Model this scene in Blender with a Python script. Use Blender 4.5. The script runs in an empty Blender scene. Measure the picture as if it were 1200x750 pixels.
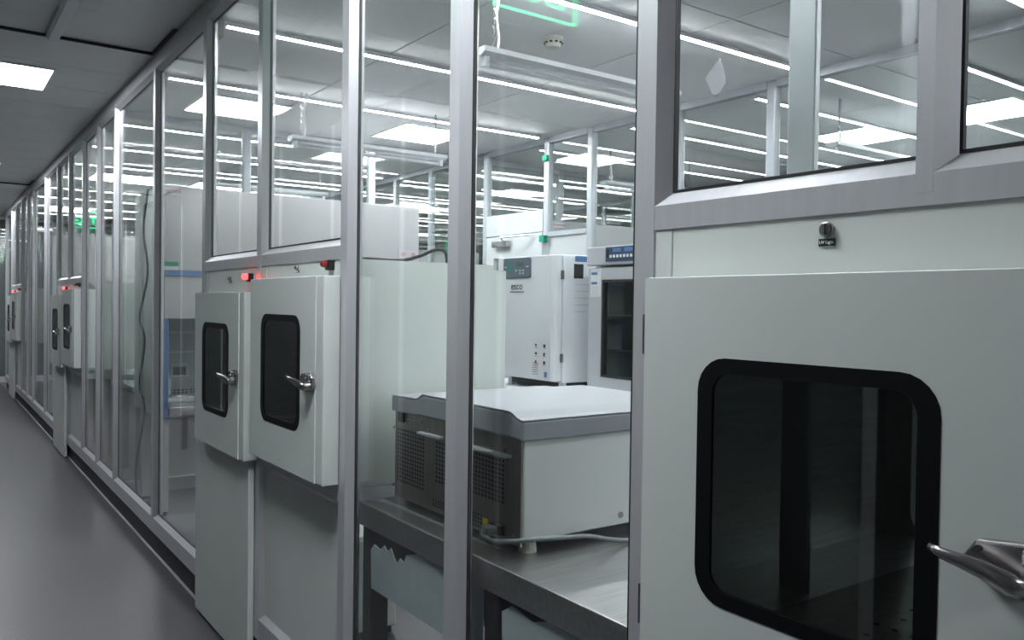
import bpy, bmesh, math, random
from mathutils import Vector, Matrix
random.seed(7)
sc = bpy.context.scene
C = sc.collection

# ------------------------------------------------------------------ camera, world, exposure
# corridor runs along +Y, glass partition is the plane X = 1.1 m, floor z = 0
FPX = 964.0
EYE = Vector((0.0, 0.0, 1.5))
Bx, Ay, Zz = ((0.813554144, 0.000609182, 0.581488851), (-0.58132677, -0.02278058, 0.81335124),
              (0.01374213, -0.9997403, -0.01817911))      # world X, Y, Z in (right, down, forward)
right = Vector((Bx[0], Ay[0], Zz[0])); down = Vector((Bx[1], Ay[1], Zz[1])); fwd = Vector((Bx[2], Ay[2], Zz[2]))
cd = bpy.data.cameras.new('camera'); cam = bpy.data.objects.new('camera', cd); C.objects.link(cam)
M = Matrix((right, -down, -fwd)).transposed().to_4x4(); M.translation = EYE
cam.matrix_world = M
cd.sensor_width = 36.0; cd.lens = 36.0 * FPX / 1200.0; cd.clip_start = 0.02; cd.clip_end = 100
sc.camera = cam
w = bpy.data.worlds.new('world'); sc.world = w; w.use_nodes = True
w.node_tree.nodes['Background'].inputs[0].default_value = (0.8, 0.9, 1.0, 1); w.node_tree.nodes['Background'].inputs[1].default_value = 0.02
sc.view_settings.view_transform = 'Standard'; sc.view_settings.look = 'None'
sc.view_settings.gamma = 1.0; sc.view_settings.use_curve_mapping = False
sc.view_settings.exposure = 2.34
sc.cycles.max_bounces = 14; sc.cycles.glossy_bounces = 7; sc.cycles.diffuse_bounces = 4
sc.cycles.transparent_max_bounces = 64
sc.cycles.caustics_reflective = False; sc.cycles.caustics_refractive = False
sc.cycles.sample_clamp_indirect = 6.0
PANEL_E = 7.6      # square corridor luminaires
STRIP_E = 16.5     # LED battens

# ------------------------------------------------------------------ materials
MATS = {}
def mat(name, col, rough=0.5, metal=0.0, noise=0.0, nscale=30.0, spec=0.5, emit=None, estr=0.0, stretch=None, bump=0.0):
    if name in MATS: return MATS[name]
    m = bpy.data.materials.new(name); m.use_nodes = True; nt = m.node_tree
    b = nt.nodes['Principled BSDF']
    b.inputs['Base Color'].default_value = (*col, 1); b.inputs['Roughness'].default_value = rough
    b.inputs['Metallic'].default_value = metal; b.inputs['Specular IOR Level'].default_value = spec
    if noise > 0 or bump > 0:
        tc = nt.nodes.new('ShaderNodeTexCoord'); mp = nt.nodes.new('ShaderNodeMapping')
        nz = nt.nodes.new('ShaderNodeTexNoise'); nz.inputs['Scale'].default_value = nscale; nz.inputs['Detail'].default_value = 4
        if stretch: mp.inputs['Scale'].default_value = stretch
        nt.links.new(tc.outputs['Object'], mp.inputs[0]); nt.links.new(mp.outputs[0], nz.inputs['Vector'])
        if noise > 0:
            r = nt.nodes.new('ShaderNodeMapRange'); r.inputs[1].default_value = 0.3; r.inputs[2].default_value = 0.7
            r.inputs[3].default_value = 1 - noise; r.inputs[4].default_value = 1 + noise
            mx = nt.nodes.new('ShaderNodeMix'); mx.data_type = 'RGBA'; mx.blend_type = 'MULTIPLY'; mx.inputs[0].default_value = 1
            mx.inputs[6].default_value = (*col, 1)
            nt.links.new(nz.outputs['Fac'], r.inputs[0]); nt.links.new(r.outputs[0], mx.inputs[7])
            nt.links.new(mx.outputs[2], b.inputs['Base Color'])
        if bump > 0:
            bp = nt.nodes.new('ShaderNodeBump'); bp.inputs['Strength'].default_value = bump; bp.inputs['Distance'].default_value = 0.002
            nt.links.new(nz.outputs['Fac'], bp.inputs['Height']); nt.links.new(bp.outputs[0], b.inputs['Normal'])
    if emit: 
        b.inputs['Emission Color'].default_value = (*emit, 1); b.inputs['Emission Strength'].default_value = estr
    MATS[name] = m; return m

def glass(name, tint, ior=1.5):
    m = bpy.data.materials.new(name); m.use_nodes = True; nt = m.node_tree; nt.nodes.clear()
    out = nt.nodes.new('ShaderNodeOutputMaterial'); mix = nt.nodes.new('ShaderNodeMixShader')
    tr = nt.nodes.new('ShaderNodeBsdfTransparent'); tr.inputs[0].default_value = (*tint, 1)
    gl = nt.nodes.new('ShaderNodeBsdfGlossy'); gl.inputs['Roughness'].default_value = 0.0; gl.inputs[0].default_value = (1, 1, 1, 1)
    geo = nt.nodes.new('ShaderNodeNewGeometry'); mr = nt.nodes.new('ShaderNodeMapRange')
    mr.inputs[3].default_value = ior; mr.inputs[4].default_value = 1 / ior      # same reflectance on the front and the back of the sheet
    fr = nt.nodes.new('ShaderNodeFresnel')
    nt.links.new(geo.outputs['Backfacing'], mr.inputs[0]); nt.links.new(mr.outputs[0], fr.inputs['IOR'])
    nt.links.new(fr.outputs[0], mix.inputs[0]); nt.links.new(tr.outputs[0], mix.inputs[1]); nt.links.new(gl.outputs[0], mix.inputs[2])
    nt.links.new(mix.outputs[0], out.inputs[0]); MATS[name] = m; return m

def lamp_mat(name, col, s):
    m = bpy.data.materials.new(name); m.use_nodes = True; nt = m.node_tree; nt.nodes.clear()
    out = nt.nodes.new('ShaderNodeOutputMaterial'); e = nt.nodes.new('ShaderNodeEmission')
    e.inputs[0].default_value = (*col, 1); e.inputs[1].default_value = s; nt.links.new(e.outputs[0], out.inputs[0]); MATS[name] = m; return m

ALU = mat('anodised aluminium', (0.61, 0.615, 0.64), 0.36, 0.4, 0.04, 6, stretch=(8, 8, 0.4))
ALUP = mat('partition aluminium', (0.44, 0.46, 0.49), 0.4, 0.3, 0.03, 6)
ALUB = mat('light aluminium', (0.66, 0.68, 0.71), 0.4, 0.4, 0.03, 6)
CREAM = mat('cream powder coat', (0.68, 0.72, 0.69), 0.38, 0, 0.03, 3, bump=0.02)
WHITE = mat('white enamel', (0.83, 0.85, 0.88), 0.32, 0, 0.02, 4)
PWHITE = mat('partition white', (0.52, 0.535, 0.55), 0.4)
GREYW = mat('pale grey enamel', (0.55, 0.56, 0.59), 0.3, 0, 0.02, 4)
CEIL = mat('ceiling panel grey', (0.72, 0.725, 0.73), 0.40, 0, 0.05, 2.5, spec=0.3)
WALLW = mat('painted wall panel', (0.36, 0.37, 0.375), 0.4, 0, 0.03, 2)
FLOOR = mat('grey vinyl floor', (0.062, 0.058, 0.065), 0.36, 0, 0.16, 60, bump=0.05)
BLACK = mat('black rubber', (0.012, 0.012, 0.013), 0.5)
FRIT = mat('black window border', (0.006, 0.006, 0.007), 0.5, spec=0.15)
DARK = mat('dark steel', (0.045, 0.043, 0.042), 0.45, 0.3, 0.15, 12)
STEEL = mat('brushed stainless', (0.72, 0.71, 0.71), 0.33, 1.0, 0.10, 8, stretch=(1, 14, 14))
STEELD = mat('dull stainless', (0.29, 0.275, 0.255), 0.3, 0.9, 0.12, 6, stretch=(10, 10, 1))
CHROME = mat('cast chrome', (0.46, 0.44, 0.44), 0.24, 1.0)
LIDG = mat('grey plastic lid edge', (0.34, 0.35, 0.385), 0.45)
LIDW = mat('white plastic lid top', (0.45, 0.455, 0.495), 0.45)
BLUE = mat('blue plastic trim', (0.10, 0.21, 0.45), 0.4)
NAVY = mat('navy control panel', (0.045, 0.075, 0.15), 0.35)
SLATE = mat('slate control panel', (0.12, 0.16, 0.20), 0.4)
FILM = mat('blue grey protective film', (0.66, 0.73, 0.78), 0.4, 0, 0.12, 7)
RED = mat('dark red lens', (0.25, 0.01, 0.012), 0.25)
REDLIT = mat('lit red lens', (0.6, 0.01, 0.01), 0.25, emit=(1, 0.02, 0.02), estr=2.5)
GREEN = mat('green plastic', (0.0, 0.30, 0.17), 0.4)
PAPER = mat('white paper sticker', (0.80, 0.81, 0.83), 0.6)
INK = mat('black print', (0.02, 0.02, 0.02), 0.6)
REDINK = mat('red print', (0.45, 0.02, 0.08), 0.6)
YELLOW = mat('yellow sticker', (0.65, 0.42, 0.02), 0.6)
CABLE = mat('black cable', (0.012, 0.012, 0.012), 0.5)
CABLEG = mat('grey cable', (0.28, 0.30, 0.31), 0.5)
IVORY = mat('ivory plastic', (0.62, 0.62, 0.56), 0.5)
BEIGEBOX = mat('beige junction box', (0.36, 0.35, 0.31), 0.6)
TAPE = mat('translucent tape', (0.75, 0.77, 0.8), 0.35)
TAPE.node_tree.nodes['Principled BSDF'].inputs['Alpha'].default_value = 0.28
LCD = mat('lcd green', (0.10, 0.16, 0.10), 0.2)
GLASS = glass('clear glass', (0.935, 0.955, 0.945))
TINT = glass('dark tinted glass', (0.54, 0.57, 0.56))
TINT2 = glass('grey tinted glass', (0.74, 0.78, 0.77))
ACRYL = glass('clear acrylic', (0.95, 0.98, 0.96))
LED = lamp_mat('led tube', (0.93, 0.97, 1.0), STRIP_E)
LEDF = lamp_mat('dimmed led tube', (0.93, 0.97, 1.0), STRIP_E * .30)
PANEL = lamp_mat('luminaire diffuser', (0.92, 0.96, 1.0), PANEL_E)
EXITG = lamp_mat('green edge light', (0.05, 0.9, 0.35), 2.0)

# ------------------------------------------------------------------ helpers
def wloc(o):
    v = Vector((0, 0, 0))
    while o is not None: v = v + o.location; o = o.parent
    return v
def tag(o, label=None, cat=None, group=None, kind=None):
    if label: o['label'] = label
    if cat: o['category'] = cat
    if group: o['group'] = group
    if kind: o['kind'] = kind
    return o
def thing(name, label, cat, loc, group=None):
    o = bpy.data.objects.new(name, None); C.objects.link(o); o.location = loc; o.empty_display_size = 0.05
    return tag(o, label, cat, group)
def struct(name, loc=(0, 0, 0), label=None):
    o = bpy.data.objects.new(name, None); C.objects.link(o); o.location = loc; o['kind'] = 'structure'
    if label: o['label'] = label
    return o
def copy_tree(o, parent=None):
    c = o.copy(); C.objects.link(c); c.parent = parent
    for ch in o.children: copy_tree(ch, c)
    return c
def copy_to(o, delta, label=None, group=None):
    c = copy_tree(o); c.location = o.location + Vector(delta)
    if label: c['label'] = label
    if group: c['group'] = group
    return c

class MB:
    def __init__(s): s.v = []; s.f = []
    def add(s, vs, fs):
        n = len(s.v); s.v += [Vector(p) for p in vs]; s.f += [tuple(i + n for i in f) for f in fs]; return s
    def box(s, x0, x1, y0, y1, z0, z1):
        return s.add([(x, y, z) for x in (x0, x1) for y in (y0, y1) for z in (z0, z1)],
                     [(0, 1, 3, 2), (4, 6, 7, 5), (0, 4, 5, 1), (2, 3, 7, 6), (0, 2, 6, 4), (1, 5, 7, 3)])
    def prism(s, poly, axis, a0, a1):
        def P(p, a): return {'x': (a, p[0], p[1]), 'y': (p[0], a, p[1]), 'z': (p[0], p[1], a)}[axis]
        n = len(poly)
        return s.add([P(p, a0) for p in poly] + [P(p, a1) for p in poly],
                     [tuple(range(n)), tuple(range(2 * n - 1, n - 1, -1))] + [(i, (i + 1) % n, n + (i + 1) % n, n + i) for i in range(n)])
    def cyl(s, p0, p1, r, n=12, r1=None):
        return s.tube([p0, p1], r, n, radii=[r, r if r1 is None else r1])
    def tube(s, pts, r, n=8, radii=None, flat=1.0):
        pts = [Vector(p) for p in pts]; rings = []; up = None
        for i, p in enumerate(pts):
            d = (pts[min(i + 1, len(pts) - 1)] - pts[max(i - 1, 0)]).normalized()
            if up is None: up = Vector((0, 0, 1)) if abs(d.z) < 0.9 else Vector((1, 0, 0))
            a = d.cross(up).normalized(); b = a.cross(d).normalized(); up = b
            rr = radii[i] if radii else r
            rings.append([p + a * (rr * flat * math.cos(2 * math.pi * k / n)) + b * (rr * math.sin(2 * math.pi * k / n)) for k in range(n)])
        vs = [q for ring in rings for q in ring]; fs = []
        for i in range(len(rings) - 1):
            for k in range(n): fs.append((i * n + k, i * n + (k + 1) % n, (i + 1) * n + (k + 1) % n, (i + 1) * n + k))
        fs += [tuple(range(n - 1, -1, -1)), tuple((len(rings) - 1) * n + k for k in range(n))]
        return s.add(vs, fs)
    def mesh(s, name, off=Vector((0, 0, 0)), smooth=False):
        me = bpy.data.meshes.new(name); me.from_pydata([v - off for v in s.v], [], s.f)
        bm = bmesh.new(); bm.from_mesh(me); bmesh.ops.recalc_face_normals(bm, faces=bm.faces); bm.to_mesh(me); bm.free()
        if smooth:
            for p in me.polygons: p.use_smooth = True
        return me
    def build(s, name, m, parent=None, bevel=0, smooth=False, seg=2, kind=None, label=None):
        off = wloc(parent) if parent is not None else Vector((0, 0, 0))
        me = s.mesh(name, off, smooth); me.materials.append(m)
        o = bpy.data.objects.new(name, me); C.objects.link(o); o.parent = parent
        if bevel:
            md = o.modifiers.new('bevel', 'BEVEL'); md.width = bevel; md.segments = seg; md.limit_method = 'ANGLE'; md.angle_limit = 0.7
        if kind: o['kind'] = kind
        if label: o['label'] = label
        return o
def one(name, mb, m, label, cat, group=None, bevel=0, smooth=False):
    """a thing that is one mesh, origin at the middle of its base"""
    xs = [v.x for v in mb.v]; ys = [v.y for v in mb.v]; zs = [v.z for v in mb.v]
    off = Vector(((min(xs) + max(xs)) / 2, (min(ys) + max(ys)) / 2, min(zs)))
    me = mb.mesh(name, off, smooth); me.materials.append(m)
    o = bpy.data.objects.new(name, me); C.objects.link(o); o.location = off
    if bevel:
        md = o.modifiers.new('bevel', 'BEVEL'); md.width = bevel; md.segments = 2; md.limit_method = 'ANGLE'; md.angle_limit = 0.7
    return tag(o, label, cat, group)
def box(name, x0, x1, y0, y1, z0, z1, m, parent=None, bevel=0, **k):
    return MB().box(x0, x1, y0, y1, z0, z1).build(name, m, parent, bevel, **k)
def inst(name, me, parent, loc):
    o = bpy.data.objects.new(name, me); C.objects.link(o); o.parent = parent; o.location = loc; return o

def rrect(y0, y1, z0, z1, r, k=6):
    pts = []
    for (cy, cz, a) in ((y1 - r, z1 - r, 0), (y0 + r, z1 - r, 90), (y0 + r, z0 + r, 180), (y1 - r, z0 + r, 270)):
        for i in range(k + 1):
            t = math.radians(a + 90 * i / k); pts.append((cy + r * math.cos(t), cz + r * math.sin(t)))
    return pts
def ring_plate(outer, inner, x0, x1):
    """plate between two closed loops of the same length, in the YZ plane, from x0 to x1"""
    n = len(inner); mb = MB()
    vs = [(x0, *p) for p in outer] + [(x0, *p) for p in inner] + [(x1, *p) for p in outer] + [(x1, *p) for p in inner]
    fs = []
    for i in range(n):
        j = (i + 1) % n
        fs += [(i, j, n + j, n + i), (2 * n + i, 3 * n + i, 3 * n + j, 2 * n + j), (i, 2 * n + i, 2 * n + j, j), (n + i, n + j, 3 * n + j, 3 * n + i)]
    return mb.add(vs, fs)
def text(name, s, size, m, parent, loc, face='-x', off=0.0006, align='CENTER'):
    """flat raised print on a face that looks along -x or -y"""
    cu = bpy.data.curves.new(name, 'FONT'); cu.body = s; cu.size = size; cu.align_x = align; cu.align_y = 'CENTER'; cu.extrude = 0.0004; cu.offset = size * .004
    t = bpy.data.objects.new(name, cu); C.objects.link(t)
    dg = bpy.context.evaluated_depsgraph_get(); dg.update()
    me = bpy.data.meshes.new_from_object(t.evaluated_get(dg)); bpy.data.objects.remove(t); bpy.data.curves.remove(cu)
    me.name = name
    if face == '-x': R = Matrix(((0, 0, -1), (-1, 0, 0), (0, 1, 0))); d = Vector((-off, 0, 0))
    else: R = Matrix(((1, 0, 0), (0, 0, -1), (0, 1, 0))); d = Vector((0, -off, 0))
    P = Vector(loc) + d - (wloc(parent) if parent is not None else Vector((0, 0, 0)))
    me.transform(Matrix.Translation(P) @ R.to_4x4()); me.materials.clear(); me.materials.append(m)
    o = bpy.data.objects.new(name, me); C.objects.link(o); o.parent = parent; return o

# ================================================================== SETTING
H = 2.94                   # ceiling
X0, XG, X1 = 1.100, 1.127, 1.154      # front face, glass, back face of the corridor partition
XB = 4.37                  # back partition of the first room
YC = 6.85                  # cross partition
XR, XE = 7.7, 11.0
YN, YE = -4.5, 17.2
XL = -0.45

tag(box('floor', XL - .1, XE + .1, YN - .1, YE + 1, -0.1, 0.0, FLOOR), kind='structure')
ceiling = struct('ceiling', (0, 0, H))
box('backing', XL - .1, XE + .1, YN - .1, YE + 1, H + .03, H + .1, BLACK, ceiling)

def panels(x0, x1, y0, y1, nx, ny, skip=()):
    px, py = (x1 - x0) / nx, (y1 - y0) / ny; g = 0.003
    me = MB().box(g, px - g, g, py - g, 0, .028).mesh('ceiling_panel'); me.materials.append(CEIL)
    for i in range(nx):
        for j in range(ny):
            o = inst('ceiling_panel', me, ceiling, (x0 + i * px, y0 + j * py, 0))
            md = o.modifiers.new('bevel', 'BEVEL'); md.width = .003; md.segments = 1
# corridor ceiling: 0.58 m planks across; a dropped hatch with an open dark gap near Y = 5
py = 0.58
edges = []
y = 5.205
while y > YN: y -= py
while y < YE: edges.append(y); y += py
cme = MB().box(.003, X0 - XL - .003, .003, py - .003, 0, .028).mesh('ceiling_panel'); cme.materials.append(CEIL)
for y in edges:
    if abs(y - (5.205 - py)) < .05 or abs(y - (5.205 - py + 12 * py)) < .05:
        hp = box('hatch_panel', XL + .03, X0 - .014, y + .004, y + py - .008, H + .016, H + .029, CEIL, ceiling)
        box('gap_seal', XL + .03, X0, y + py - .0075, y + py + .0025, H - .0006, H + .029, BLACK, hp)
        box('gap_seal', X0 - .0135, X0, y + .004, y + py - .008, H - .0006, H + .029, BLACK, hp)
    else: inst('ceiling_panel', cme, ceiling, (XL, y, 0))
panels(X0, XB, YN, YE, 3, 9)
panels(XB, XR, YN, YE, 3, 9)
panels(XR, XE, YN, YE, 2, 6)
# aluminium joint strip under the corridor ceiling
tag(MB().prism([(.54, H - .001), (.555, H - .022), (.595, H - .022), (.61, H - .001)], 'y', 3.2, 5.19).build('trim_1', ALUB), kind='structure', label='aluminium joint strip under the corridor ceiling')

# left wall of the corridor: flush panels with aluminium joints
wl = struct('wall_left', (XL, 0, 0))
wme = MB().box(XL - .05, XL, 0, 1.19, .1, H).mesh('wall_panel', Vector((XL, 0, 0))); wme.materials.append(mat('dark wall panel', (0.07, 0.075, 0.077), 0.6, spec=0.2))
jme = MB().box(XL - .05, XL + .004, -.025, .025, 0, H).mesh('joint_strip', Vector((XL, 0, 0))); jme.materials.append(ALU)
y = YN
while y < YE:
    inst('wall_panel', wme, wl, (0, y + .005, 0)); inst('joint_strip', jme, wl, (0, y, 0)); y += 1.2
box('kickplate', XL - .05, XL - .01, YN, YE, 0, .1, BLACK, wl)
for nm, a in (('wall_near', (XL, XE, YN - .06, YN, 0, H)), ('wall_far', (XL, XE, YE + .55, YE + .6, 0, H), ), ('wall_right_outer', (XE, XE + .06, YN, YE + .6, 0, H))):
    tag(box(nm, *a, WALLW if nm == 'wall_near' else mat('dark far wall', (.16,.17,.175), .5)), kind='structure')

# ---------------------------------------------------------------- partition profiles
def hexpost(w_, z0, z1, x0=X0, x1=X1, e=.027):
    xm = (x0 + x1) / 2
    return MB().prism([(x0, -w_ / 2), (xm, -w_ / 2 - e), (x1, -w_ / 2), (x1, w_ / 2), (xm, w_ / 2 + e), (x0, w_ / 2)], 'z', z0, z1)
wall = struct('wall_right', (X0, 0, 0), 'aluminium framed glass partition along the corridor')
PW = {}
def post(yc, w_=.05, z0=.13, z1=H, name='post'):
    k = (round(w_, 3), z0, z1)
    if k not in PW:
        me = hexpost(w_, z0, z1).mesh('post', Vector((X0 + .0006, 0, 0))); me.materials.append(ALU); PW[k] = me
    return inst(name, PW[k], wall, (0, yc, 0))
base_prof = [(X0, .13), (X0, .215), (XG, .242), (X1, .215), (X1, .13)]
top_prof = [(X0, H), (X0, 2.856), (XG, 2.829), (X1, 2.856), (X1, H)]
head_prof = [(X0, 1.642), (X0, 1.686), (XG, 1.713), (X1, 1.686), (X1, 1.642)]
low_prof = [(X0, .905), (X0, .848), (XG, .821), (X1, .848), (X1, .905)]
def rail(name, prof, a, b): return MB().prism(prof, 'y', a, b).build(name, ALU, wall)
def pane(a, b, z0, z1, name='glass_pane', m=GLASS, x0=XG - .004, x1=XG + .004):
    o = box(name, x0, x1, a, b, z0, z1, m, wall)
    if m is GLASS:
        g = ring_plate(rrect(a + .014, b - .014, z0 + .010, z1 - .010, .001, 1), rrect(a + .0192, b - .0192, z0 + .0150, z1 - .0150, .001, 1), XG - .0044, XG + .0044)
        g.build('gasket', BLACK, o)
    return o
main = [1.115, 1.802, 2.475]
mod = [2.475, 3.300, 4.110, 5.180, 6.420, 7.150]
allp = [-4.1, -3.4, -2.7, -2.0, -1.3, -.62, .05, 1.115, 1.802]
heads = []                 # (near post, mid, far post) of each pass box pair
for k in range(3):
    p = [v + 5.4 * k for v in mod]; heads.append(p[:3]); allp += [v for v in p if v < YE - .3]
allp = sorted(allp)
hw = .025
headbays = [(h[0], h[1]) for h in heads] + [(h[1], h[2]) for h in heads] + [(.05, 1.115)]
for yv in allp: post(yv, .05)
MB().prism([(X0 - .0006, .597), (X0 - .0006, .573), (XG, .546), (X1, .573), (X1, .597)], 'z', 1.66, H).build('mullion', ALU, wall)
for a, b in zip(allp[:-1], allp[1:]):
    rail('top_rail', top_prof, a + hw, b - hw)
    rail('base_rail', base_prof, a + hw, b - hw)
    box('kickplate', X0 + .02, X0 + .045, a, b, 0, .13, BLACK, wall)
    isH = any(abs(a - h[0]) < .01 and abs(b - h[1]) < .01 for h in headbays)
    g = .034
    if isH:
        rail('header_rail', head_prof, a + hw, b - hw)
        if a < 1 and a > 0:
            pane(a + g, .565, 1.70, 2.842); pane(.579, b - g, 1.70, 2.842)
        else: pane(a + g, b - g, 1.70, 2.842)
        rail('sub_rail', low_prof, a + hw, b - hw)
        pane(a + g, b - g, .228, .834, 'lower_panel', CREAM, XG - .006, XG + .006)
    else: pane(a + g, b - g, .228, 2.842)
# slim inner post standing behind the near upper window
box('inner_post', 1.200, 1.214, .824, .878, 1.0, H, ALUB, wall, .003)
# sealant line along the kickplate
tag(box('trim_2', X0 + .006, X0 + .02, YN, YE, 0, .004, mat('sealant', (.3,.3,.31), .6)), kind='structure', label='pale sealant line where the partition meets the floor')

# ---------------------------------------------------------------- inner partitions
def partition(name, label, axis, pos, a0, a1, posts, rails, door=None, solid=()):
    """axis 'x': plane X = pos running along Y; axis 'y': plane Y = pos running along X"""
    w_ = struct(name, (pos, 0, 0) if axis == 'x' else (0, pos, 0), label)
    def B(nm, u0, u1, t0, t1, z0, z1, m, par=w_, bev=0):
        if axis == 'x': return box(nm, pos + t0, pos + t1, u0, u1, z0, z1, m, par, bev)
        return box(nm, u0, u1, pos + t0, pos + t1, z0, z1, m, par, bev)
    ps = sorted(posts)
    for p in ps: B('post', p - .035, p + .035, -.03, .03, 0, H, ALUP, w_, .012)
    for a, b in zip(ps[:-1], ps[1:]):
        u0, u1 = a + .035, b - .035
        B('top_rail', u0, u1, -.028, .028, H - .05, H, ALUP)
        if door and abs(a - door[0]) < .02: continue
        B('base_rail', u0, u1, -.028, .028, 0, .1, ALUP)
        sol = [s for s in solid if abs(s[0] - a) < .02]
        z0 = .1
        if sol:
            z0 = sol[0][1]
            B('solid_panel', u0, u1, -.012, .012, .1, z0 - .04, PWHITE); B('mid_rail', u0, u1, -.028, .028, z0 - .04, z0, ALUP)
        elif rails:
            B('mid_rail', u0, u1, -.028, .028, rails - .03, rails + .03, ALUP)
            B('glass_pane', u0, u1, -.003, .003, .1, rails - .03, GLASS); z0 = rails + .03
        B('glass_pane', u0, u1, -.003, .003, z0, H - .05, GLASS)
    return w_, B
wb, Bb = partition('wall_back', 'glass partition at the back of the first room', 'x', XB, YN, YE,
    [-4.1, -2.7, -1.3, .1, 1.6, 3.30, 4.1, 5.03, 5.60, 6.54, 7.6, 8.4, 9.6, 10.8, 12, 13.2, 14.4, 15.6, 16.8], None, door=(5.60,), solid=((5.03, 2.13), (6.54, 1.1), (3.30, 1.1), (4.1, 1.1)))
# transom and door in the back partition
Bb('glass_pane', 5.635, 6.505, -.003, .003, 2.33, H - .05, GLASS)
Bb('transom_rail', 5.635, 6.505, -.03, .03, 2.14, 2.33, PWHITE)
d1 = struct('door_1', (XB, 6.07, 0), 'white framed glazed door in the back partition')
dl = ring_plate([(5.64, 0.01), (6.50, 0.01), (6.50, 2.13), (5.64, 2.13)], [(5.76, 1.0), (6.38, 1.0), (6.38, 1.93), (5.76, 1.93)], XB - .03, XB + .01)
dl.build('door_leaf', PWHITE, d1, .003)
box('glass_pane', XB - .012, XB - .006, 5.755, 6.385, .995, 1.935, GLASS, d1)
dc = box('door_closer', XB - .085, XB - .031, 6.10, 6.34, 2.03, 2.085, CHROME, d1, .006)
MB().tube([(XB - .06, 6.2, 2.09), (XB - .20, 6.02, 2.10), (XB - .06, 5.75, 2.115)], .009, 8).build('closer_arm', CHROME, dc)
MB().tube([(XB - .032, 5.70, .95), (XB - .075, 5.70, .95), (XB - .075, 5.80, .95)], .01, 8).build('door_handle', CHROME, d1)

wc, Bc = partition('wall_cross', 'glass partition across the rooms behind the tall hood', 'y', YC, X1, XE,
    [X1 + .04, 2.17, 3.3, 4.28, 5.5, 6.6, XR - .05, 8.9, 10], None)
wd, Bd = partition('wall_third', 'glass partition behind the second row of rooms', 'x', XR, YN, YE,
    [-4.2, -2.8, -1.3, .2, 1.4, 2.6, 3.8, 5.0, 6.2, 7.4, 8.6, 9.8, 11, 12.2, 13.4, 14.6, 15.8, 17], None)
we, Be = partition('wall_end', 'glass partition closing the far end of the corridor', 'y', YE, XL, XE,
    [XL + .04, .3, 1.06, 2.3, 3.5, 4.7, 5.9, 7.1, 8.3, 9.5], None)

# ================================================================== LIGHTS THE PLACE HAS
def square_light(xc, yc, label, group=None, s=.31, z=H):
    t = thing('ceiling_light', label, 'ceiling light', (xc, yc, z), group)
    ring_o = [(xc - s, yc - s), (xc + s, yc - s), (xc + s, yc + s), (xc - s, yc + s)]
    fr = MB()
    for (a, b, c, d) in ((-s, s, -s, -s + .012), (-s, s, s - .012, s), (-s, -s + .012, -s + .012, s - .012), (s - .012, s, -s + .012, s - .012)):
        fr.box(xc + a, xc + b, yc + c, yc + d, z - .014, z)
    fr.build('frame', WHITE, t)
    box('diffuser', xc - s + .012, xc + s - .012, yc - s + .012, yc + s - .012, z - .010, z - .004, PANEL, t)
    return t
L0 = square_light(.36, 6.19, 'square white luminaire in the corridor ceiling over the wooden-free grey floor')
L0['label'] = 'square luminaire in the corridor ceiling just past the dropped hatch'
copy_to(L0, (0, -4.4, 0), 'square luminaire in the corridor ceiling opposite the large foreground pass box')
copy_to(L0, (0, -8.8, 0), 'added unseen square luminaire in the corridor ceiling behind the foreground pass box bay')  # added out of view behind the camera for more light
copy_to(L0, (0, 4.4, 0), 'square luminaire in the corridor ceiling near the farther hatch gap')
copy_to(L0, (0, 8.8, 0), 'square luminaire in the corridor ceiling closest to its end wall')
RL = 'square luminaire in the ceiling of the rooms behind the glass'
for (x, y) in ((3.42, 6.15), (6.3, 3.9), (6.2, 2.85), (6.2, 8.6), (3.0, 10.6), (9.2, 4.5)):
    copy_to(L0, (x - .36, y - 6.19, 0), 'square luminaire over the tall hood and the hanging battens' if x == 3.42 else RL, None if x == 3.42 else 'square room luminaires')

def strip(x0, x1, y, label, group, bracket=True, lamp=LED):
    z = H - .012
    t = thing('led_batten', label, 'led light', (x0, y, z), group)
    MB().prism([(y - .021, z - .009), (y - .0165, z - .009), (y - .0165, z + .004), (y + .0165, z + .004), (y + .0165, z - .009), (y + .021, z - .009), (y + .021, H - .001), (y - .021, H - .001)], 'x', x0 + .02, x1 - .02).build('housing', WHITE, t)
    MB().prism([(y - .016, z - .003), (y - .015, z - .010), (y - .009, z - .014), (y + .009, z - .014), (y + .015, z - .010), (y + .016, z - .003), (y + .016, z + .003), (y - .016, z + .003)], 'x', x0 + .021, x1 - .021).build('diffuser', lamp, t)
    for a in (x0, x1 - .02): box('end_cap', a, a + .02, y - .022, y + .022, z - .015, H - .001, WHITE, t)
    if bracket: box('junction_box', x0 - .07, x0, y - .045, y + .045, z - .075, H - .001, BEIGEBOX, t, .004)
    return t
S1 = strip(1.25, 4.25, 4.35, 'long led batten under the first room ceiling', 'led battens in the first room')
S1['label'] = 'long led batten under the first room ceiling between the two chain-hung lamps'
for y, l in ((-3.4, 'added unseen led batten over the empty bay before the bench, farthest back'), (-2.1, 'added unseen led batten over the empty bay before the bench, second back'), (-.85, 'added unseen led batten over the near end of the stainless bench'), (.45, 'added unseen led batten over the bench end behind the foreground pass box'), (1.75, 'added unseen led batten over the tabletop centrifuge'),  # battens on this line are added out of view to brighten the room
             (3.03, 'long led batten right above the chain-hung lamp beside the smoke detector'), (5.58, 'long led batten right above the chain-hung lamp before the tall hood')):
    copy_to(S1, (0, y - 4.35, 0), l)
G2 = ('long led batten under the ceiling beyond the cross partition', 'led battens beyond the cross partition')
for y in (7.3, 8.5, 9.7, 10.85, 12.0, 13.15, 14.4, 15.7): copy_to(S1, (0, y - 4.35, 0), *G2)
S2 = strip(4.55, 7.5, 2.4, 'led batten under the ceiling behind the back partition', 'led battens behind the back partition', False, LEDF)
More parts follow.
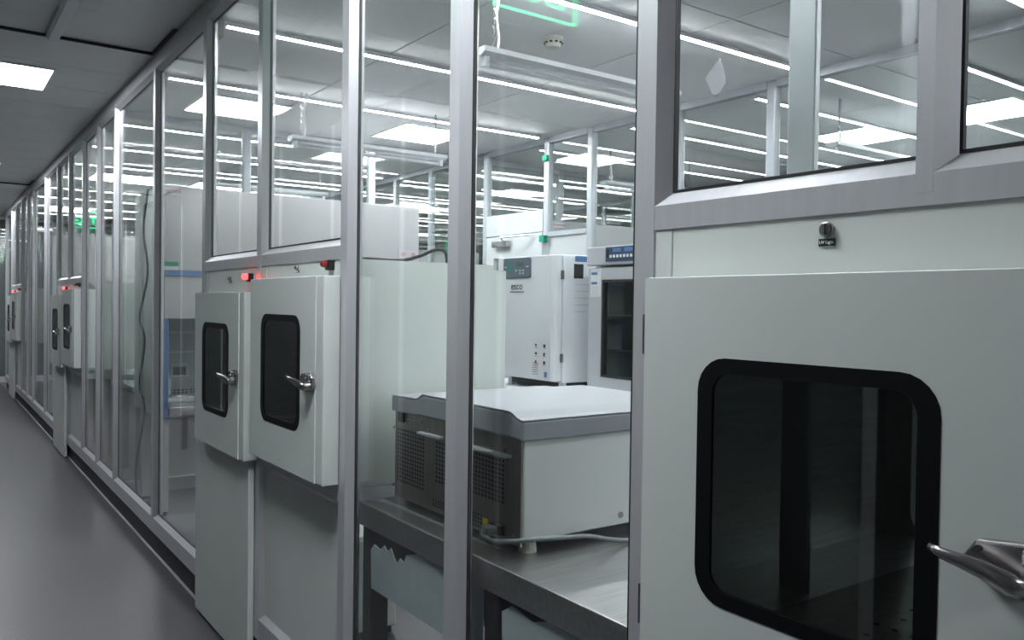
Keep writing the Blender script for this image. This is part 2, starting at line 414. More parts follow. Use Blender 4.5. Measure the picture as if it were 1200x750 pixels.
for y in (-2.4, -1.2, .0, 1.2, 3.6, 4.8, 6.0, 7.6, 8.8, 10, 11.2, 12.4, 13.6, 14.8, 16): copy_to(S2, (0, y - 2.4, 0))
S3 = strip(7.9, 10.8, 2.4, 'led batten under the ceiling of the farthest rooms', 'led battens in the farthest rooms', False, LEDF)
for y in (.0, 1.2, 3.6, 4.8, 6.0, 7.6, 10, 12.4): copy_to(S3, (0, y - 2.4, 0))

def chain(mb, x, y, z0, z1):
    z = z0; k = 0
    while z < z1 - .01:
        dx, dy = (.008, 0) if k % 2 else (.003, .007)
        pts = [(x + dx * math.cos(t) , y + dy * math.cos(t), z + .0125 + .0125 * math.sin(t)) for t in [i * math.pi / 4 for i in range(9)]]
        mb.tube(pts, .0026, 5); z += .021; k += 1
def hung(x0, x1, y, z, label):
    t = thing('hanging_batten', label, 'hanging light', ((x0 + x1) / 2, y, z), None)
    MB().prism([(y - .05, z + .035), (y + .05, z + .035), (y + .05, z + .012), (y + .02, z), (y - .02, z), (y - .05, z + .012)], 'x', x0, x1).build('housing', WHITE, t)
    MB().cyl((x0 + .05, y, z - .03), (x1 - .05, y, z - .03), .013, 10).build('tube', mat('unlit tube glass', (.7,.72,.75), .15), t)
    for a in (x0 + .02, x1 - .05): box('lamp_holder', a, a + .03, y - .018, y + .018, z - .046, z + .002, WHITE, t, .003)
    for a in (x0 + .08, x1 - .08):
        m = MB(); chain(m, a, y, z + .035, H); m.build('chain', CHROME, t)
    MB().tube([(x0 + .1, y, z + .035), (x0 + .115, y + .01, z + .1), (x0 + .10, y + .012, z + .2), (x0 + .12, y + .01, H)], .006, 6).build('power_cable', WHITE, t)
    return t
hung(2.01, 3.26, 3.095, 2.61, 'batten lamp hung on chains beside the smoke detector')
hung(2.03, 3.25, 5.47, 2.60, 'batten lamp hung on chains in front of the tall hood')
hung(2.2, 3.4, 8.1, 2.60, 'batten lamp hung on chains just beyond the cross partition')
hung(5.0, 6.2, 3.3, 2.60, 'batten lamp hung on chains behind the back partition')
hung(5.0, 6.2, 5.6, 2.60, 'batten lamp hung on chains behind the glazed door')

# smoke detector
t = thing('smoke_detector', 'round ivory smoke detector on the room ceiling', 'smoke detector', (2.75, 3.50, H))
MB().cyl((2.75, 3.50, H), (2.75, 3.50, H - .02), .055, 24).build('base', IVORY, t, .003)
MB().cyl((2.75, 3.50, H - .02), (2.75, 3.50, H - .055), .048, 24, .036).build('sensor_head', IVORY, t, .003)
m = MB()
for k in range(10):
    a = k * math.pi / 5; m.box(2.75 + .044 * math.cos(a) - .006, 2.75 + .044 * math.cos(a) + .006, 3.5 + .044 * math.sin(a) - .006, 3.5 + .044 * math.sin(a) + .006, H - .036, H - .028)
m.build('vent_slots', BLACK, t, kind='stuff')

# exit signs (clear edge-lit sheet)
def exit_sign(x0, x1, y, z0, label):
    z1 = z0 + .2; t = thing('exit_sign', label, 'exit sign', ((x0 + x1) / 2, y, z0))
    box('acrylic_sheet', x0, x1, y - .003, y + .003, z0, z1, ACRYL, t)
    m = MB()
    for a in ((x0, x1, z0, z0 + .007), (x0, x1, z1 - .007, z1), (x0, x0 + .007, z0, z1), (x1 - .007, x1, z0, z1)): m.box(a[0], a[1], y - .0045, y + .0045, a[2], a[3])
    m.build('lit_border', EXITG, t)
    text('lettering', 'EXIT', .13, EXITG, t, ((x0 + x1) / 2, y - .004, z0 + .085), '-y')
    box('ceiling_mount', x0, x1, y - .02, y + .02, z1, z1 + .035, ALUB, t)
    for a in (x0 + .04, x1 - .04): MB().cyl((a, y, z1 + .035), (a, y, H), .004, 6).build('hanger_rod', ALUB, t)
exit_sign(.22, .60, 2.45, 2.57, 'clear edge-lit exit sign hanging over the corridor')
exit_sign(1.5, 1.8, 11.6, 2.40, 'green edge-lit exit sign hanging far beyond the cross partition')

# ================================================================== PASS BOXES
def cyl_x(mb, x0, x1, y, z, r, n=16, r1=None): return mb.cyl((x0, y, z), (x1, y, z), r, n, r1)
def pass_box(yc, zt, label, py0, py1, beacon=None, uvtext=True):
    yn, yf, zb = yc - .353, yc + .353, zt - .68
    t = thing('pass_box', label, 'pass box', (X0, yc, zb))
    wy0, wy1, wz0, wz1 = yn + .182, yf - .127, zt - .53, zt - .132
    full = [(yf, zt), (yn, zt), (yn, zb), (yf, zb)]
    # housing flange
    op = [(yf - .06, zt - .055), (yn + .085, zt - .055), (yn + .085, zb + .08), (yf - .06, zb + .08)]
    ring_plate(full, op, 1.040, 1.098).build('housing', CREAM, t, .0035)
    # door leaf
    k = 6; inner = rrect(wy0, wy1, wz0, wz1, .055, k)
    ly = yn + .052; o4 = [(yf - .002, zt - .002), (ly, zt - .002), (ly, zb + .002), (yf - .002, zb + .002)]
    # rrect goes (y1,z1),(y0,z1),(y0,z0),(y1,z0): same corner order as o4
    outer = []
    for c in range(4): outer += [o4[c]] * (k + 1)
    door = ring_plate(outer, inner, 1.0335, 1.0385).build('door', CREAM, t)
    bm = bmesh.new(); bm.from_mesh(door.data); bmesh.ops.remove_doubles(bm, verts=bm.verts, dist=1e-5); bmesh.ops.dissolve_degenerate(bm, edges=bm.edges, dist=1e-6)
    bmesh.ops.recalc_face_normals(bm, faces=bm.faces); bm.to_mesh(door.data); bm.free()
    inner2 = rrect(wy0 + .030, wy1 - .030, wz0 + .024, wz1 - .024, .034, k)
    ring_plate(inner, inner2, 1.0325, 1.0385).build('window_border', FRIT, door)
    MB().prism(rrect(wy0 + .001, wy1 - .001, wz0 + .001, wz1 - .001, .053, k), 'x', 1.0345, 1.0375).build('window_glass', TINT, door)
    # hinges on the far edge
    for zz in (zt - .10, zb + .10): box('hinge', 1.036, 1.062, yf, yf + .006, zz - .035, zz + .035, STEELD, door)
    # latch
    yh, zh = yn + .105, zt - .335
    la = MB().prism([(yh + .042, zh - .012), (yh + .026, zh + .012), (yh - .045, zh + .020), (yh - .062, zh + .004), (yh - .058, zh - .030), (yh - .012, zh - .046), (yh + .018, zh - .032)], 'x', 1.018, 1.0335).build('latch', CHROME, door, .003)
    MB().tube([(.985, yh + .064, zh + .0), (.983, yh + .050, zh - .004), (.986, yh + .030, zh - .008), (.992, yh + .005, zh - .014), (.998, yh - .022, zh - .024), (1.006, yh - .038, zh - .030)],
              .008, 10, radii=[.0045, .0068, .0085, .0115, .014, .012], flat=.75).build('lever', CHROME, la, smooth=True)
    m = MB(); cyl_x(m, 1.000, 1.03, yh - .036, zh - .026, .014, 16); m.build('pivot', STEELD, la)
    box('keeper', 1.008, 1.030, yh - .052, yh - .028, zh - .006, zh + .014, CHROME, la, .004)
    m = MB()
    for (a, b) in ((yh + .022, zh + .002), (yh - .034, zh + .012), (yh - .004, zh - .036)): cyl_x(m, 1.0155, 1.019, a, b, .0042, 10)
    m.build('screws', DARK, la)
    # body, chamber and rear door
    bt, bb, b0, b1 = zt + .058, zt - .70, yc - .345, yc + .345
    r = [(b1, bt), (b0, bt), (b0, bb), (b1, bb)]
    ri = [(b1 - .004, bt - .004), (b0 + .004, bt - .004), (b0 + .004, bb + .004), (b1 - .004, bb + .004)]
    ring_plate(r, ri, 1.113, 1.70).build('body', CREAM, t)
    ch = [(yf - .07, zt - .06), (yn + .095, zt - .06), (yn + .095, zb + .15), (yf - .07, zb + .15)]
    cho = [(yf - .068, zt - .058), (yn + .093, zt - .058), (yn + .093, zb + .148), (yf - .068, zb + .148)]
    lin = ring_plate(cho, ch, 1.042, 1.698).build('chamber', STEEL, t)
    cy0, cy1, cz = yn + .095, yf - .07, zb + .15
    tr = box('tray', 1.05, 1.66, cy0 + .03, yf - .255, cz, cz + .012, STEELD, lin, .003)
    m = MB()
    for i in range(9):
        for j in range(6): m.cyl((1.10 + .05 * i, cy0 + .08 + .028 * j + .014 * (i % 2), cz + .0121), (1.10 + .05 * i, cy0 + .08 + .028 * j + .014 * (i % 2), cz + .0126), .005, 8)
    m.build('drain_holes', BLACK, tr, kind='stuff')
    # rear plate and rear door with a window
    outer = []
    o4r = [(b1 - .03, zt + .04), (b0 + .004, zt + .04), (b0 + .004, bb + .02), (b1 - .03, bb + .02)]
    for c in range(4): outer += [o4r[c]] * (k + 1)
    rd = ring_plate(outer, inner, 1.7005, 1.76).build('rear_door', CREAM, t)
    bm = bmesh.new(); bm.from_mesh(rd.data); bmesh.ops.remove_doubles(bm, verts=bm.verts, dist=1e-5); bmesh.ops.recalc_face_normals(bm, faces=bm.faces); bm.to_mesh(rd.data); bm.free()
    MB().prism(rrect(wy0, wy1, wz0, wz1, .055, k), 'x', 1.74, 1.743).build('window_glass', TINT, rd)
    # plate closing the frame bay around the body
    st_ = min(bt, 1.640)
    ring_plate([(py1, 1.643), (py0, 1.643), (py0, .90), (py1, .90)], [(b1, st_), (b0, st_), (b0, max(bb, .903)), (b1, max(bb, .903))], 1.1125, 1.118).build('surround', CREAM, t)
    # fascia above the door
    fa = box('fascia', 1.104, 1.112, py0, py1 - .043, zt - .03, 1.643, CREAM, t, .002)
    box('fascia_edge_strip', 1.1025, 1.112, (py1 - .042), py1, zt - .03, 1.643, CREAM, t, .002)
    zk = (1.643 + zt) / 2 + .022 if not beacon else (1.643 + zt) / 2 + .01
    ky = yc + .04
    sc_ = 1.0 if not beacon else .75
    m = MB(); cyl_x(m, 1.098, 1.104, ky, zk, .0115 * sc_, 20); ks = m.build('key_switch', CHROME, t, .001)
    m = MB(); cyl_x(m, 1.0945, 1.0985, ky, zk, .0085 * sc_, 20, .0075 * sc_); m.build('lock_core', STEELD, ks)
    box('key_slot', 1.0905, 1.0948, ky - .002, ky + .002, zk - .009 * sc_, zk + .009 * sc_, CHROME, ks, .0005)
    lp = box('name_plate', 1.101, 1.104, ky - .0135, ky + .0135, zk - .0245 * sc_, zk - .0135 * sc_, BLACK, t)
    text('lettering', 'UV Light', .0068, WHITE, lp, (1.101, ky, zk - .019 * sc_))
    if beacon:
        yb, zb2 = py0 + .055, (1.643 + zt) / 2 + .012
        bc = box('beacon_base', 1.082, 1.104, yb - .016, yb + .016, zb2 - .020, zb2 + .014, BLACK, t, .003)
        MB().cyl((1.083, yb, zb2), (1.062, yb, zb2), .0135, 14, .010).build('beacon_lens', beacon, bc, .003)
    return t
near_box = pass_box(.692, 1.552, 'large foreground pass box with black rounded window and UV key switch', .078, 1.0895, None)
near_box.name = 'pass_box'
b2 = pass_box(2.845, 1.587, 'cream pass box with unlit dark red beacon beside the stainless bench', 2.515, 3.262, RED)
b1 = pass_box(3.647, 1.537, 'cream pass box with glowing red beacon and full height apron below', 3.338, 4.072, REDLIT)
def apron(parent_box, y0, y1):
    return box('apron', 1.072, 1.098, y0, y1, .012, .857, CREAM, parent_box, .003)
apron(b1, 3.325, 4.118)
copy_to(b2, (0, 5.4, 0), 'distant pass box hung above dark frame beyond the cross partition')
copy_to(b1, (0, 5.4, 0), 'distant pass box with apron beyond the cross partition')
copy_to(b2, (0, 10.8, 0), 'farthest pass box without apron close to the corridor end')
copy_to(b1, (0, 10.8, 0), 'farthest pass box with apron close to the corridor end')

# ================================================================== BENCH AND CENTRIFUGE
bz = .845
t = thing('steel_bench', 'stainless steel bench carrying the tabletop centrifuge', 'bench', (1.6, 1.2, 0))
top = MB().prism([(1.17, bz - .075), (1.17, bz), (1.95, bz), (1.95, bz - .075), (1.945, bz - .075), (1.945, bz - .012), (1.175, bz - .012), (1.175, bz - .075)], 'y', -.1, 2.49)
top.build('worktop', STEEL, t, .003)
for (x, y) in ((1.215, 2.455), (1.90, 2.455), (1.215, 1.73), (1.215, 0.9), (1.90, 1.2), (1.215, -.05), (1.90, -.05)):
    lg = box('leg', x - .032, x + .032, y - .03, y + .03, .02, bz - .012, DARK, t, .003)
    MB().cyl((x, y, 0), (x, y, .03), .02, 12).build('foot', BLACK, lg)
# torn protective film over the apron under the worktop
pts = [(2.42, .575), (2.425, .70), (2.40, .722), (2.36, .715), (2.33, .735), (2.31, .722), (2.285, .738), (2.265, .716), (2.245, .700), (2.225, .722), (2.20, .716), (2.185, .742), (2.14, .755), (2.10, .768), (1.765, .772), (1.765, .575)]
MB().prism(pts, 'x', 1.182, 1.185).build('protective_film', FILM, t)
pts2 = [(1.675, .575), (1.68, .73), (1.64, .755), (1.55, .745), (1.48, .768), (.935, .772), (.935, .575)]
MB().prism(pts2, 'x', 1.182, 1.185).build('protective_film', FILM, t)
for a, b in ((1.762, 2.424), (.932, 1.698)): box('dark_backing', 1.192, 1.212, a, b, .66, .832, DARK, t)  # dark strip added behind the film so its torn gaps show black
# clear strip left on the worktop
MB().prism([(1.215, 2.475), (1.235, 2.35), (1.245, 1.80), (1.258, 1.80), (1.252, 2.36), (1.25, 2.475)], 'z', bz, bz + .002).build('tape_strip', TAPE, t)

cx0, cx1, cy0, cy1, cz0 = 1.272, 1.89, 1.720, 2.435, .877
t = thing('centrifuge', 'low white tabletop centrifuge with grey edged lid and perforated rear', 'centrifuge', ((cx0 + cx1) / 2, (cy0 + cy1) / 2, bz))
box('body', cx0 + .004, cx1, cy0, cy1, cz0, 1.148, mat('pale green enamel', (0.90, 0.92, 0.915), .3), t, .004)
rp = box('rear_panel', cx0 - .002, cx0 + .004, cy0 + .006, cy1 - .004, cz0 - .012, 1.148, STEELD, t)
for (x, y) in ((cx0 + .04, cy0 + .03), (cx0 + .04, cy1 - .05), (cx1 - .05, cy0 + .03), (cx1 - .05, cy1 - .05)):
    MB().cyl((x, y, bz), (x, y, cz0), .026, 16, .022).build('foot', IVORY, t)
# lid: white top skin over a grey skirt, raised in the middle
prof = [(cy0 - .014, 1.197), (cy0 - .002, 1.198), (cy0 + .012, 1.201), (cy0 + .036, 1.212), (cy0 + .048, 1.215), (cy1 - .205, 1.215), (cy1 - .193, 1.212), (cy1 - .170, 1.200), (cy1 - .155, 1.197), (cy1 + .008, 1.194)]
low = [(a, 1.146 if i in (0, 1, 8, 9) else 1.150) for i, (a, b) in enumerate(prof)]
def rise(x): return 0.0
xs = [cx0 - .012, cx0 + .15, cx0 + .30, cx0 + .40, cx1 - .02, cx1 + .01]
n = len(prof); sk = MB()
vs = []; 
for x in xs:
    vs += [(x, a, b + rise(x)) for a, b in prof] + [(x, a, b + .6 * rise(x)) for a, b in low]
fs = []
N2 = 2 * n
for i in range(len(xs) - 1):
    o_, p_ = i * N2, (i + 1) * N2
    for k in range(n - 1):
        fs.append((o_ + n + k, o_ + n + k + 1, p_ + n + k + 1, p_ + n + k)); fs.append((o_ + k, p_ + k, p_ + k + 1, o_ + k + 1))
    fs.append((o_, o_ + n, p_ + n, p_)); fs.append((o_ + n - 1, p_ + n - 1, p_ + N2 - 1, o_ + N2 - 1))
for o_ in (0, (len(xs) - 1) * N2):
    for k in range(n - 1): fs.append((o_ + k, o_ + k + 1, o_ + n + k + 1, o_ + n + k))
lid = sk.add(vs, fs).build('lid_skirt', LIDG, t, .005)
tp = MB(); vs = []; fs = []
for x in xs:
    vs += [(x, a, b + rise(x) + .0015) for a, b in prof]
for i in range(len(xs) - 1):
    for k in range(n - 1): fs.append((i * n + k, i * n + k + 1, (i + 1) * n + k + 1, (i + 1) * n + k))
skin = tp.add(vs, fs).build('lid_top', LIDW, lid)
md = skin.modifiers.new('solid', 'SOLIDIFY'); md.thickness = .003; md.offset = 1
# grille holes
def grid(y0, y1, z0, z1, ny, nz):
    m = MB(); dy, dz = (y1 - y0) / ny, (z1 - z0) / nz
    for i in range(ny):
        for j in range(nz): m.box(cx0 - .0026, cx0 - .0015, y0 + (i + .2) * dy, y0 + (i + .8) * dy, z0 + (j + .18) * dz, z0 + (j + .82) * dz)
    m.build('grille_holes', BLACK, rp, kind='stuff')
grid(2.235, 2.418, .915, 1.094, 11, 14); grid(2.085, 2.168, .955, 1.085, 5, 10); grid(2.095, 2.185, .880, .905, 6, 3)
grid(1.800, 2.03, .962, 1.085, 14, 10); grid(1.906, 2.0, .872, .915, 7, 4)
for (a, b) in ((2.122, 2.252), (1.768, 2.06)):
    box('ledge', cx0 - .022, cx0 - .0016, a, b, 1.094, 1.101, GREYW, rp, .001)
box('latch_bracket', cx0 - .010, cx0 - .001, 2.365, 2.40, 1.115, 1.146, BLACK, rp)
box('hinge_rod', cx0 - .008, cx0 - .002, 2.25, 2.34, 1.128, 1.132, CHROME, rp)
box('warning_sticker', cx0 - .003, cx0 - .0018, 1.878, 1.902, .888, .906, YELLOW, rp)
box('socket', cx0 - .012, cx0 - .0018, 1.80, 1.855, .878, .905, BLACK, rp, .002)
box('plug', cx0 - .045, cx0 - .012, 1.815, 1.85, .882, .902, CABLEG, rp, .004)
m = MB()
for (a, b) in ((1.752, 1.112), (1.752, .89), (2.44, 1.09), (2.44, .90), (1.80, 1.108), (1.79, 1.085), (1.875, 1.108), (2.21, 1.108), (2.0, 1.108)):
    cyl_x(m, cx0 - .004, cx0 - .0015, a, b, .005, 8)
m.build('screws', CHROME, rp)
m = MB(); m.cyl((1.62, cy0 - .003, .905), (1.62, cy0 + .001, .905), .009, 14); m.build('side_screw', CHROME, t)

cab = [(1.226, 1.833, .891), (1.214, 1.822, .884), (1.214, 1.775, .880), (1.228, 1.71, .892), (1.262, 1.662, .903), (1.34, 1.645, .900), (1.43, 1.645, .890), (1.52, 1.648, .866), (1.60, 1.65, .853), (1.75, 1.64, .852)]
def smooth_path(p, k=6):
    P = [Vector(q) for q in p]; P = [P[0] * 2 - P[1]] + P + [P[-1] * 2 - P[-2]]; out = []
    for i in range(1, len(P) - 2):
        for j in range(k):
            u = j / k; out.append(.5 * ((2 * P[i]) + (P[i + 1] - P[i - 1]) * u + (2 * P[i - 1] - 5 * P[i] + 4 * P[i + 1] - P[i + 2]) * u * u + (3 * P[i] - P[i - 1] - 3 * P[i + 1] + P[i + 2]) * u ** 3))
    out.append(P[-2]); return out
one('power_cord', MB().tube(smooth_path(cab), .0065, 8), CABLEG, 'grey power cord running from the centrifuge rear across the bench', 'cord', smooth=True)
bk = [(1.17, 2.62, 1.652), (1.25, 2.60, 1.652), (1.37, 2.6, 1.652), (1.45, 2.6, 1.672), (1.51, 2.6, 1.696), (1.555, 2.605, 1.692), (1.575, 2.62, 1.652)]
one('black_cable', MB().tube(smooth_path(bk), .006, 8), CABLE, 'black cable arching over the top of the pass box body', 'cable', smooth=True)

# ================================================================== COUNTER AND INCUBATORS
t = thing('white_counter', 'white counter along the back partition carrying the two incubators', 'counter', (3.8, 4.0, 0))
box('worktop', 3.22, 4.28, 2.9, 5.15, .90, .94, WHITE, t, .004)
for (x, y) in ((3.3, 2.98), (4.2, 2.98), (3.3, 5.07), (4.2, 5.07)): box('leg', x - .03, x + .03, y - .03, y + .03, 0, .90, ALUB, t)
box('rear_brace', 4.18, 4.22, 3.01, 5.04, .3, .36, ALUB, t)

iz = .94
t = thing('incubator', 'white incubator with slate control panel on closed solid door', 'incubator', (3.7, 4.45, iz))
bd = box('body', 3.372, 4.08, 4.150, 4.84, iz + .055, 1.835, WHITE, t, .012)
dr = MB().prism([(3.366, 4.154), (3.330, 4.154), (3.314, 4.162), (3.305, 4.19), (3.298, 4.35), (3.297, 4.46), (3.298, 4.57), (3.303, 4.78), (3.312, 4.81), (3.330, 4.825), (3.366, 4.825)], 'z', iz + .07, 1.83).build('door', WHITE, t, .006)
for (x, y) in ((3.41, 4.19), (3.41, 4.77), (4.03, 4.19), (4.03, 4.77)): MB().cyl((x, y, iz), (x, y, iz + .06), .025, 12).build('foot', ALUB, t)
cp = MB().prism(rrect(4.40, 4.71, 1.685, 1.822, .015), 'x', 3.286, 3.312).build('control_panel', SLATE, dr, .003)
box('display', 3.2845, 3.287, 4.475, 4.55, 1.765, 1.79, LCD, cp)
m = MB()
for (a, b) in ((4.555, 1.735), (4.51, 1.735), (4.475, 1.735), (4.51, 1.715), (4.475, 1.715)): m.box(3.284, 3.2865, a - .009, a + .009, b - .006, b + .006)
m.build('buttons', GREYW, cp)
m = MB()
for (a, b) in ((4.625, 1.79), (4.625, 1.763), (4.625, 1.736)): m.box(3.284, 3.2865, a - .016, a + .016, b - .009, b + .009)
m.build('status_lights', GREEN, cp)
m = MB()
for (a, b) in ((4.68, 1.76), (4.43, 1.76)): m.box(3.284, 3.2865, a - .012, a + .012, b - .003, b + .003)
m.build('markings', PAPER, cp)
text('lettering', 'esco', .072, INK, dr, (3.297, 4.56, 1.628))
m = MB()
for i in range(9): m.box(3.2962, 3.2975, 4.635 - .018 * i - .012, 4.635 - .018 * i, 1.586, 1.594)
m.build('fine_print', INK, dr)
st = box('instruction_sticker', 3.2985, 3.3005, 4.20, 4.40, 1.02, 1.28, PAPER, dr)
m = MB()
for i in range(3):
    for j in range(2):
        a, b = 4.335 - .09 * j, 1.235 - .055 * i
        m.box(3.2978, 3.2986, a - .006 - .004 * ((i + j) % 2), a + .012, b - .004 - .006 * j, b + .010)
        m.box(3.2978, 3.2986, a - .016, a + .016, b - .016, b - .013)
for i in range(5): m.box(3.2978, 3.2986, 4.31, 4.38, 1.10 - .014 * i, 1.103 - .014 * i)
m.build('pictograms', INK, st)
box('red_line', 3.2978, 3.2986, 4.30, 4.38, 1.115, 1.119, REDINK, st)
box('blue_mark', 3.2978, 3.2986, 4.215, 4.245, 1.03, 1.065, BLUE, st)
for zz in (1.70, 1.16): box('hinge', 3.352, 3.376, 4.144, 4.152, zz - .028, zz + .028, STEELD, dr, .002)
box('top_label', 3.47, 3.57, 4.1485, 4.1505, 1.79, 1.828, BLUE, bd); box('black_label', 3.46, 3.54, 4.1485, 4.1505, 1.68, 1.775, INK, bd)
m = MB()
for i in range(5):
    m.box(3.47, 3.47 + (.12, .20, .15, .22, .1)[i], 4.1485, 4.1505, 1.64 - .045 * i, 1.644 - .045 * i)
m.build('printed_lines', GREYW, bd)
box('grey_pull', 3.62, 3.64, 4.1485, 4.1505, 1.36, 1.46, GREYW, bd)
box('plinth', 3.40, 4.05, 4.18, 4.80, iz + .012, iz + .055, DARK, t)

t = thing('refrigerated_incubator', 'pale grey incubator with dark glass door and navy control strip', 'incubator', (3.85, 3.62, iz))
y0, y1 = 3.22, 3.985
op = [(y1 - .13, 1.665), (y0 + .12, 1.665), (y0 + .12, 1.06), (y1 - .13, 1.06)]
sh = ring_plate([(y1, 1.752), (y0, 1.752), (y0, .95), (y1, .95)], [(y1 - .05, 1.70), (y0 + .05, 1.70), (y0 + .05, 1.02), (y1 - .05, 1.02)], 3.50, 4.16).build('cabinet', GREYW, t, .004)
box('back', 4.10, 4.15, y0 + .051, y1 - .051, 1.021, 1.699, GREYW, t)
dr = ring_plate([(y1, 1.74), (y0, 1.74), (y0, .96), (y1, .96)], op, 3.445, 3.499).build('door', GREYW, t, .003)
ring_plate(op, [(y1 - .145, 1.65), (y0 + .135, 1.65), (y0 + .135, 1.075), (y1 - .145, 1.075)], 3.440, 3.48).build('gasket', DARK, dr)
box('door_glass', 3.455, 3.461, y0 + .13, y1 - .14, 1.07, 1.655, TINT2, dr)
for zz in (1.22, 1.44): box('shelf', 3.54, 4.09, y0 + .06, y1 - .06, zz, zz + .008, STEEL, t)
for (yy, zz) in ((3.70, 1.228), (3.5, 1.448)): box('rack', 3.58, 3.9, yy - .12, yy + .12, zz, zz + .17, DARK, t, .01)
tc = box('console', 3.43, 4.12, y0 - .005, y1 + .005, 1.756, 1.872, GREYW, t, .006)
cpn = box('control_strip', 3.422, 3.431, y0 + .1, y1 - .18, 1.775, 1.865, NAVY, tc, .002)
for a in (3.70, 3.60): box('display', 3.419, 3.4225, a - .035, a + .035, 1.832, 1.856, BLUE, cpn)
m = MB()
for i in range(7): m.box(3.418, 3.4225, 3.755 - .03 * i - .008, 3.755 - .03 * i + .008, 1.798, 1.815)
m.build('buttons', PAPER, cpn)
box('power_switch', 3.417, 3.4225, 3.775, 3.79, 1.80, 1.85, BLACK, cpn)
st = box('notice_sticker', 3.4425, 3.4448, y1 - .118, y1 - .022, 1.56, 1.735, PAPER, dr)
for zz in (1.705, 1.645): box('blue_heading', 3.4415, 3.4428, y1 - .085, y1 - .03, zz - .008, zz + .008, BLUE, st)
m = MB()
for i in range(5): m.box(3.4415, 3.4428, y1 - .10, y1 - .035, 1.618 - .012 * i, 1.621 - .012 * i)
m.build('printed_lines', GREYW, st)

one('green_call_point', MB().box(XB - .06, XB - .031, 5.56, 5.62, 2.735, 2.785), GREEN, 'small green lamp high on the post beside the glazed door', 'signal lamp', bevel=.004)
one('green_call_point', MB().box(XB - .075, XB - .031, 5.56, 5.63, 2.045, 2.10), GREEN, 'small green call point on the post beside the glazed door', 'call point', bevel=.004)

# cream storage box on the floor under the bench
t = thing('floor_cabinet', 'cream cabinet on the floor seen below the stainless bench', 'cabinet', (1.78, 3.6, 0))
box('body', 1.45, 1.76, 3.34, 3.9, .03, .46, CREAM, t, .006)
box('plinth', 1.46, 1.74, 3.35, 3.88, 0, .03, BLACK, t)
box('door', 1.462, 1.748, 3.328, 3.34, .045, .445, CREAM, t, .003)

# ================================================================== BIOSAFETY HOODS
def hood(x0, y0, label, wd_=2.0, logo=True):
    x1, y1 = x0 + wd_, y0 + .76
    t = thing('safety_cabinet', label, 'safety cabinet', ((x0 + x1) / 2, y0 + .4, 0))
    PK = mat('warm grey hood enamel', (0.55, 0.54, 0.55), .13)
    up = box('upper_body', x0, x1, y0, y1, 1.705, 2.285, PK, t, .006)
    box('side_wall', x0, x0 + .06, y0 + .02, y1, .70, 1.704, CREAM, t, .003)
    box('side_wall', x1 - .06, x1, y0 + .02, y1, .70, 1.704, CREAM, t, .003)
    box('side_cover', x0 - .012, x0 - .001, y0 + .02, y1, .70, 2.27, CREAM, t, .002)
    box('back_wall', x0 + .061, x1 - .061, y1 - .08, y1 - .02, .76, 1.704, GREYW, t)
    box('work_tray', x0 + .061, x1 - .061, y0 - .02, y1 - .081, .70, .765, STEEL, t, .004)
    box('blue_stripe', x0, x1, y0 - .006, y0 + .02, 1.668, 1.704, BLUE, t, .002)
    sh_ = box('sash_frame', x0 + .03, x1 - .03, y0 + .004, y0 + .016, 1.375, 1.667, PK, t, .002)
    box('sash_glass', x0 + .061, x1 - .061, y0 + .022, y0 + .028, .98, 1.374, GLASS, t)
    box('blue_edge', x0 - .002, x0 + .055, y0 - .02, y0 + .018, .69, 1.374, BLUE, t, .005)
    box('blue_edge', x1 - .055, x1 + .002, y0 - .02, y0 + .018, .69, 1.374, BLUE, t, .005)
    m = MB()
    for i in range(int((wd_ - .2) / .03)):
        for z in (.785, .805): m.box(x0 + .1 + .03 * i, x0 + .118 + .03 * i, y1 - .0815, y1 - .0805, z, z + .012)
    m.build('vent_slots', BLACK, t, kind='stuff')
    for zz in (1.10, 1.25): box('white_bar', x0 + .062, x1 - .062, y1 - .10, y1 - .088, zz, zz + .01, WHITE, t)  # thin white bars across the back wall of the hood
    for x in (x0 + .05, x1 - .05):
        for y in (y0 + .1, y1 - .1):
            lg = box('leg', x - .03, x + .03, y - .03, y + .03, .03, .70, ALUB, t)
            MB().cyl((x, y, 0), (x, y, .035), .025, 10).build('foot', BLACK, lg)
    box('stand_beam', x0 + .081, x1 - .081, y1 - .13, y1 - .07, .60, .68, ALUB, t)
    pl = box('logo_plate', x0 - .0 + .01, x0 + .13, y0 - .004, y0 - .0005, 2.222, 2.268, PAPER, up)
    text('lettering', 'thermo', .043, REDINK, pl, (x0 + .07, y0 - .004, 2.247), '-y')
    gl = box('green_label', x0 + .01, x0 + .12, y0 - .003, y0 - .0005, 1.735, 1.765, GREEN, up)
    box('white_label', x0 + .01, x0 + .12, y0 - .003, y0 - .0005, 1.708, 1.733, PAPER, up)
    ob = box('socket_plate', x1 - .19, x1 - .01, y0 - .004, y0 - .0005, 1.865, 1.935, GREYW, up)
    for a in (x1 - .145, x1 - .055): MB().cyl((a, y0 - .004, 1.9), (a, y0 - .009, 1.9), .018, 12).build('socket', mat('pink plastic', (.6, .3, .3), .5), ob)
    return t
h1 = hood(1.305, 5.95, 'wide warm grey safety hood with blue stripe in the first room')
copy_to(h1, (0, 5.4, 0), 'wide safety hood far beyond the cross partition')
copy_to(h1, (3.4, .0, 0), 'wide safety hood behind the back partition')
copy_to(h1, (3.6, 4.6, 0), 'wide safety hood in the far room behind the back partition')

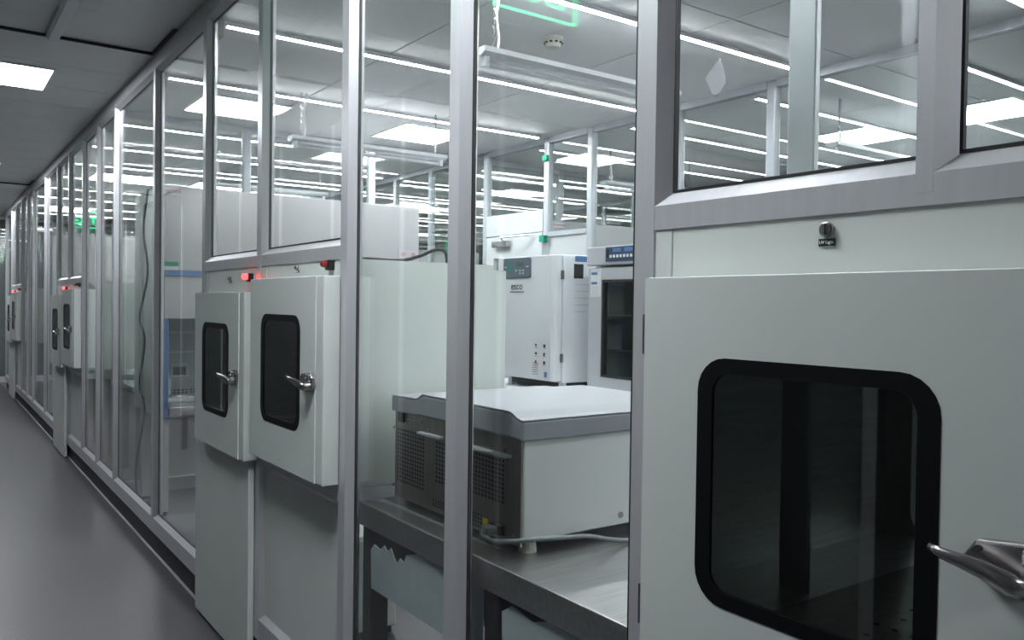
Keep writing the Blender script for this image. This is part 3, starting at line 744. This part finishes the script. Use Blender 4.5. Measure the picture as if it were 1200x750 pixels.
# small balance inside the hood
t = thing('balance', 'small pale balance with upright display standing inside the safety hood', 'balance', (1.50, 6.3, .765))
box('base', 1.40, 1.60, 6.2, 6.42, .765, .80, WHITE, t, .006)
box('column', 1.44, 1.48, 6.38, 6.41, .80, .96, WHITE, t, .003)
dp = box('display_head', 1.47, 1.60, 6.36, 6.40, .93, 1.03, GREYW, t, .008)
box('screen', 1.49, 1.58, 6.3585, 6.3605, .95, 1.01, DARK, dp)
box('pan', 1.45, 1.58, 6.22, 6.34, .80, .812, STEEL, t, .003)

wv = [(1.235, 5.99, 2.25), (1.24, 6.15, 1.984), (1.24, 6.01, 1.684), (1.24, 6.25, 1.388), (1.24, 6.09, 1.215), (1.24, 6.25, .904), (1.24, 6.08, .745), (1.24, 6.29, .412), (1.24, 6.36, .235), (1.24, 6.28, .06), (1.24, 6.15, .012), (1.30, 6.05, .010)]
one('wavy_cable', MB().tube(smooth_path(wv), .0075, 8), CABLE, 'wavy black cable hanging down the side of the safety hood', 'cable', smooth=True)

# benches and equipment beyond the cross partition
def lab_table(x0, x1, y0, y1, label, z=.78):
    t = thing('lab_table', label, 'table', ((x0 + x1) / 2, (y0 + y1) / 2, 0))
    box('tabletop', x0, x1, y0, y1, z - .04, z, WHITE, t, .004)
    for x in (x0 + .06, x1 - .06):
        for y in (y0 + .06, y1 - .06):
            box('leg', x - .025, x + .025, y - .025, y + .025, 0, z - .04, STEELD, t)
    return t
lab_table(1.4, 2.6, 7.3, 8.0, 'white table just beyond the cross partition')
lab_table(1.4, 2.2, 8.6, 9.6, 'white table next to the distant pass boxes')
lab_table(4.6, 6.0, 3.2, 3.9, 'white table behind the back partition')
def tall_fridge(x, y, label, face=-1):
    t = thing('tall_fridge', label, 'fridge', (x, y, 0))
    box('body', x - .35, x + .35, y - .38, y + .38, .06, 1.95, WHITE, t, .01)
    box('plinth', x - .33, x + .33, y - .36, y + .36, 0, .06, DARK, t)
    dr = box('door', x - .40, x - .352, y - .37, y + .37, .10, 1.70, WHITE, t, .008)
    box('handle', x - .43, x - .401, y - .33, y - .30, .7, 1.2, CHROME, dr, .004)
    box('control_strip', x - .358, x - .3505, y - .2, y + .2, 1.76, 1.86, NAVY, t)
    return t
f = tall_fridge(7.1, 4.3, 'tall white fridge standing against the third partition, nearest the tables')
copy_to(f, (0, -1.0, 0), 'tall white fridge against the third partition, beside another fridge')
copy_to(f, (0, 4.6, 0), 'tall white fridge alone in the far room behind the back partition')
copy_to(f, (-3.6, 3.9, 0), 'tall white fridge in the room with the distant pass boxes')

# scrap of tape stuck on the near upper window
one('tape_scrap', MB().prism([(.992, 1.904), (.978, 1.918), (.960, 1.932), (.952, 1.912), (.946, 1.890), (.957, 1.876), (.968, 1.868), (.980, 1.880)], 'x', 1.1205, 1.1228), TAPE, 'crumpled translucent tape scrap stuck on the upper window glass', 'tape')
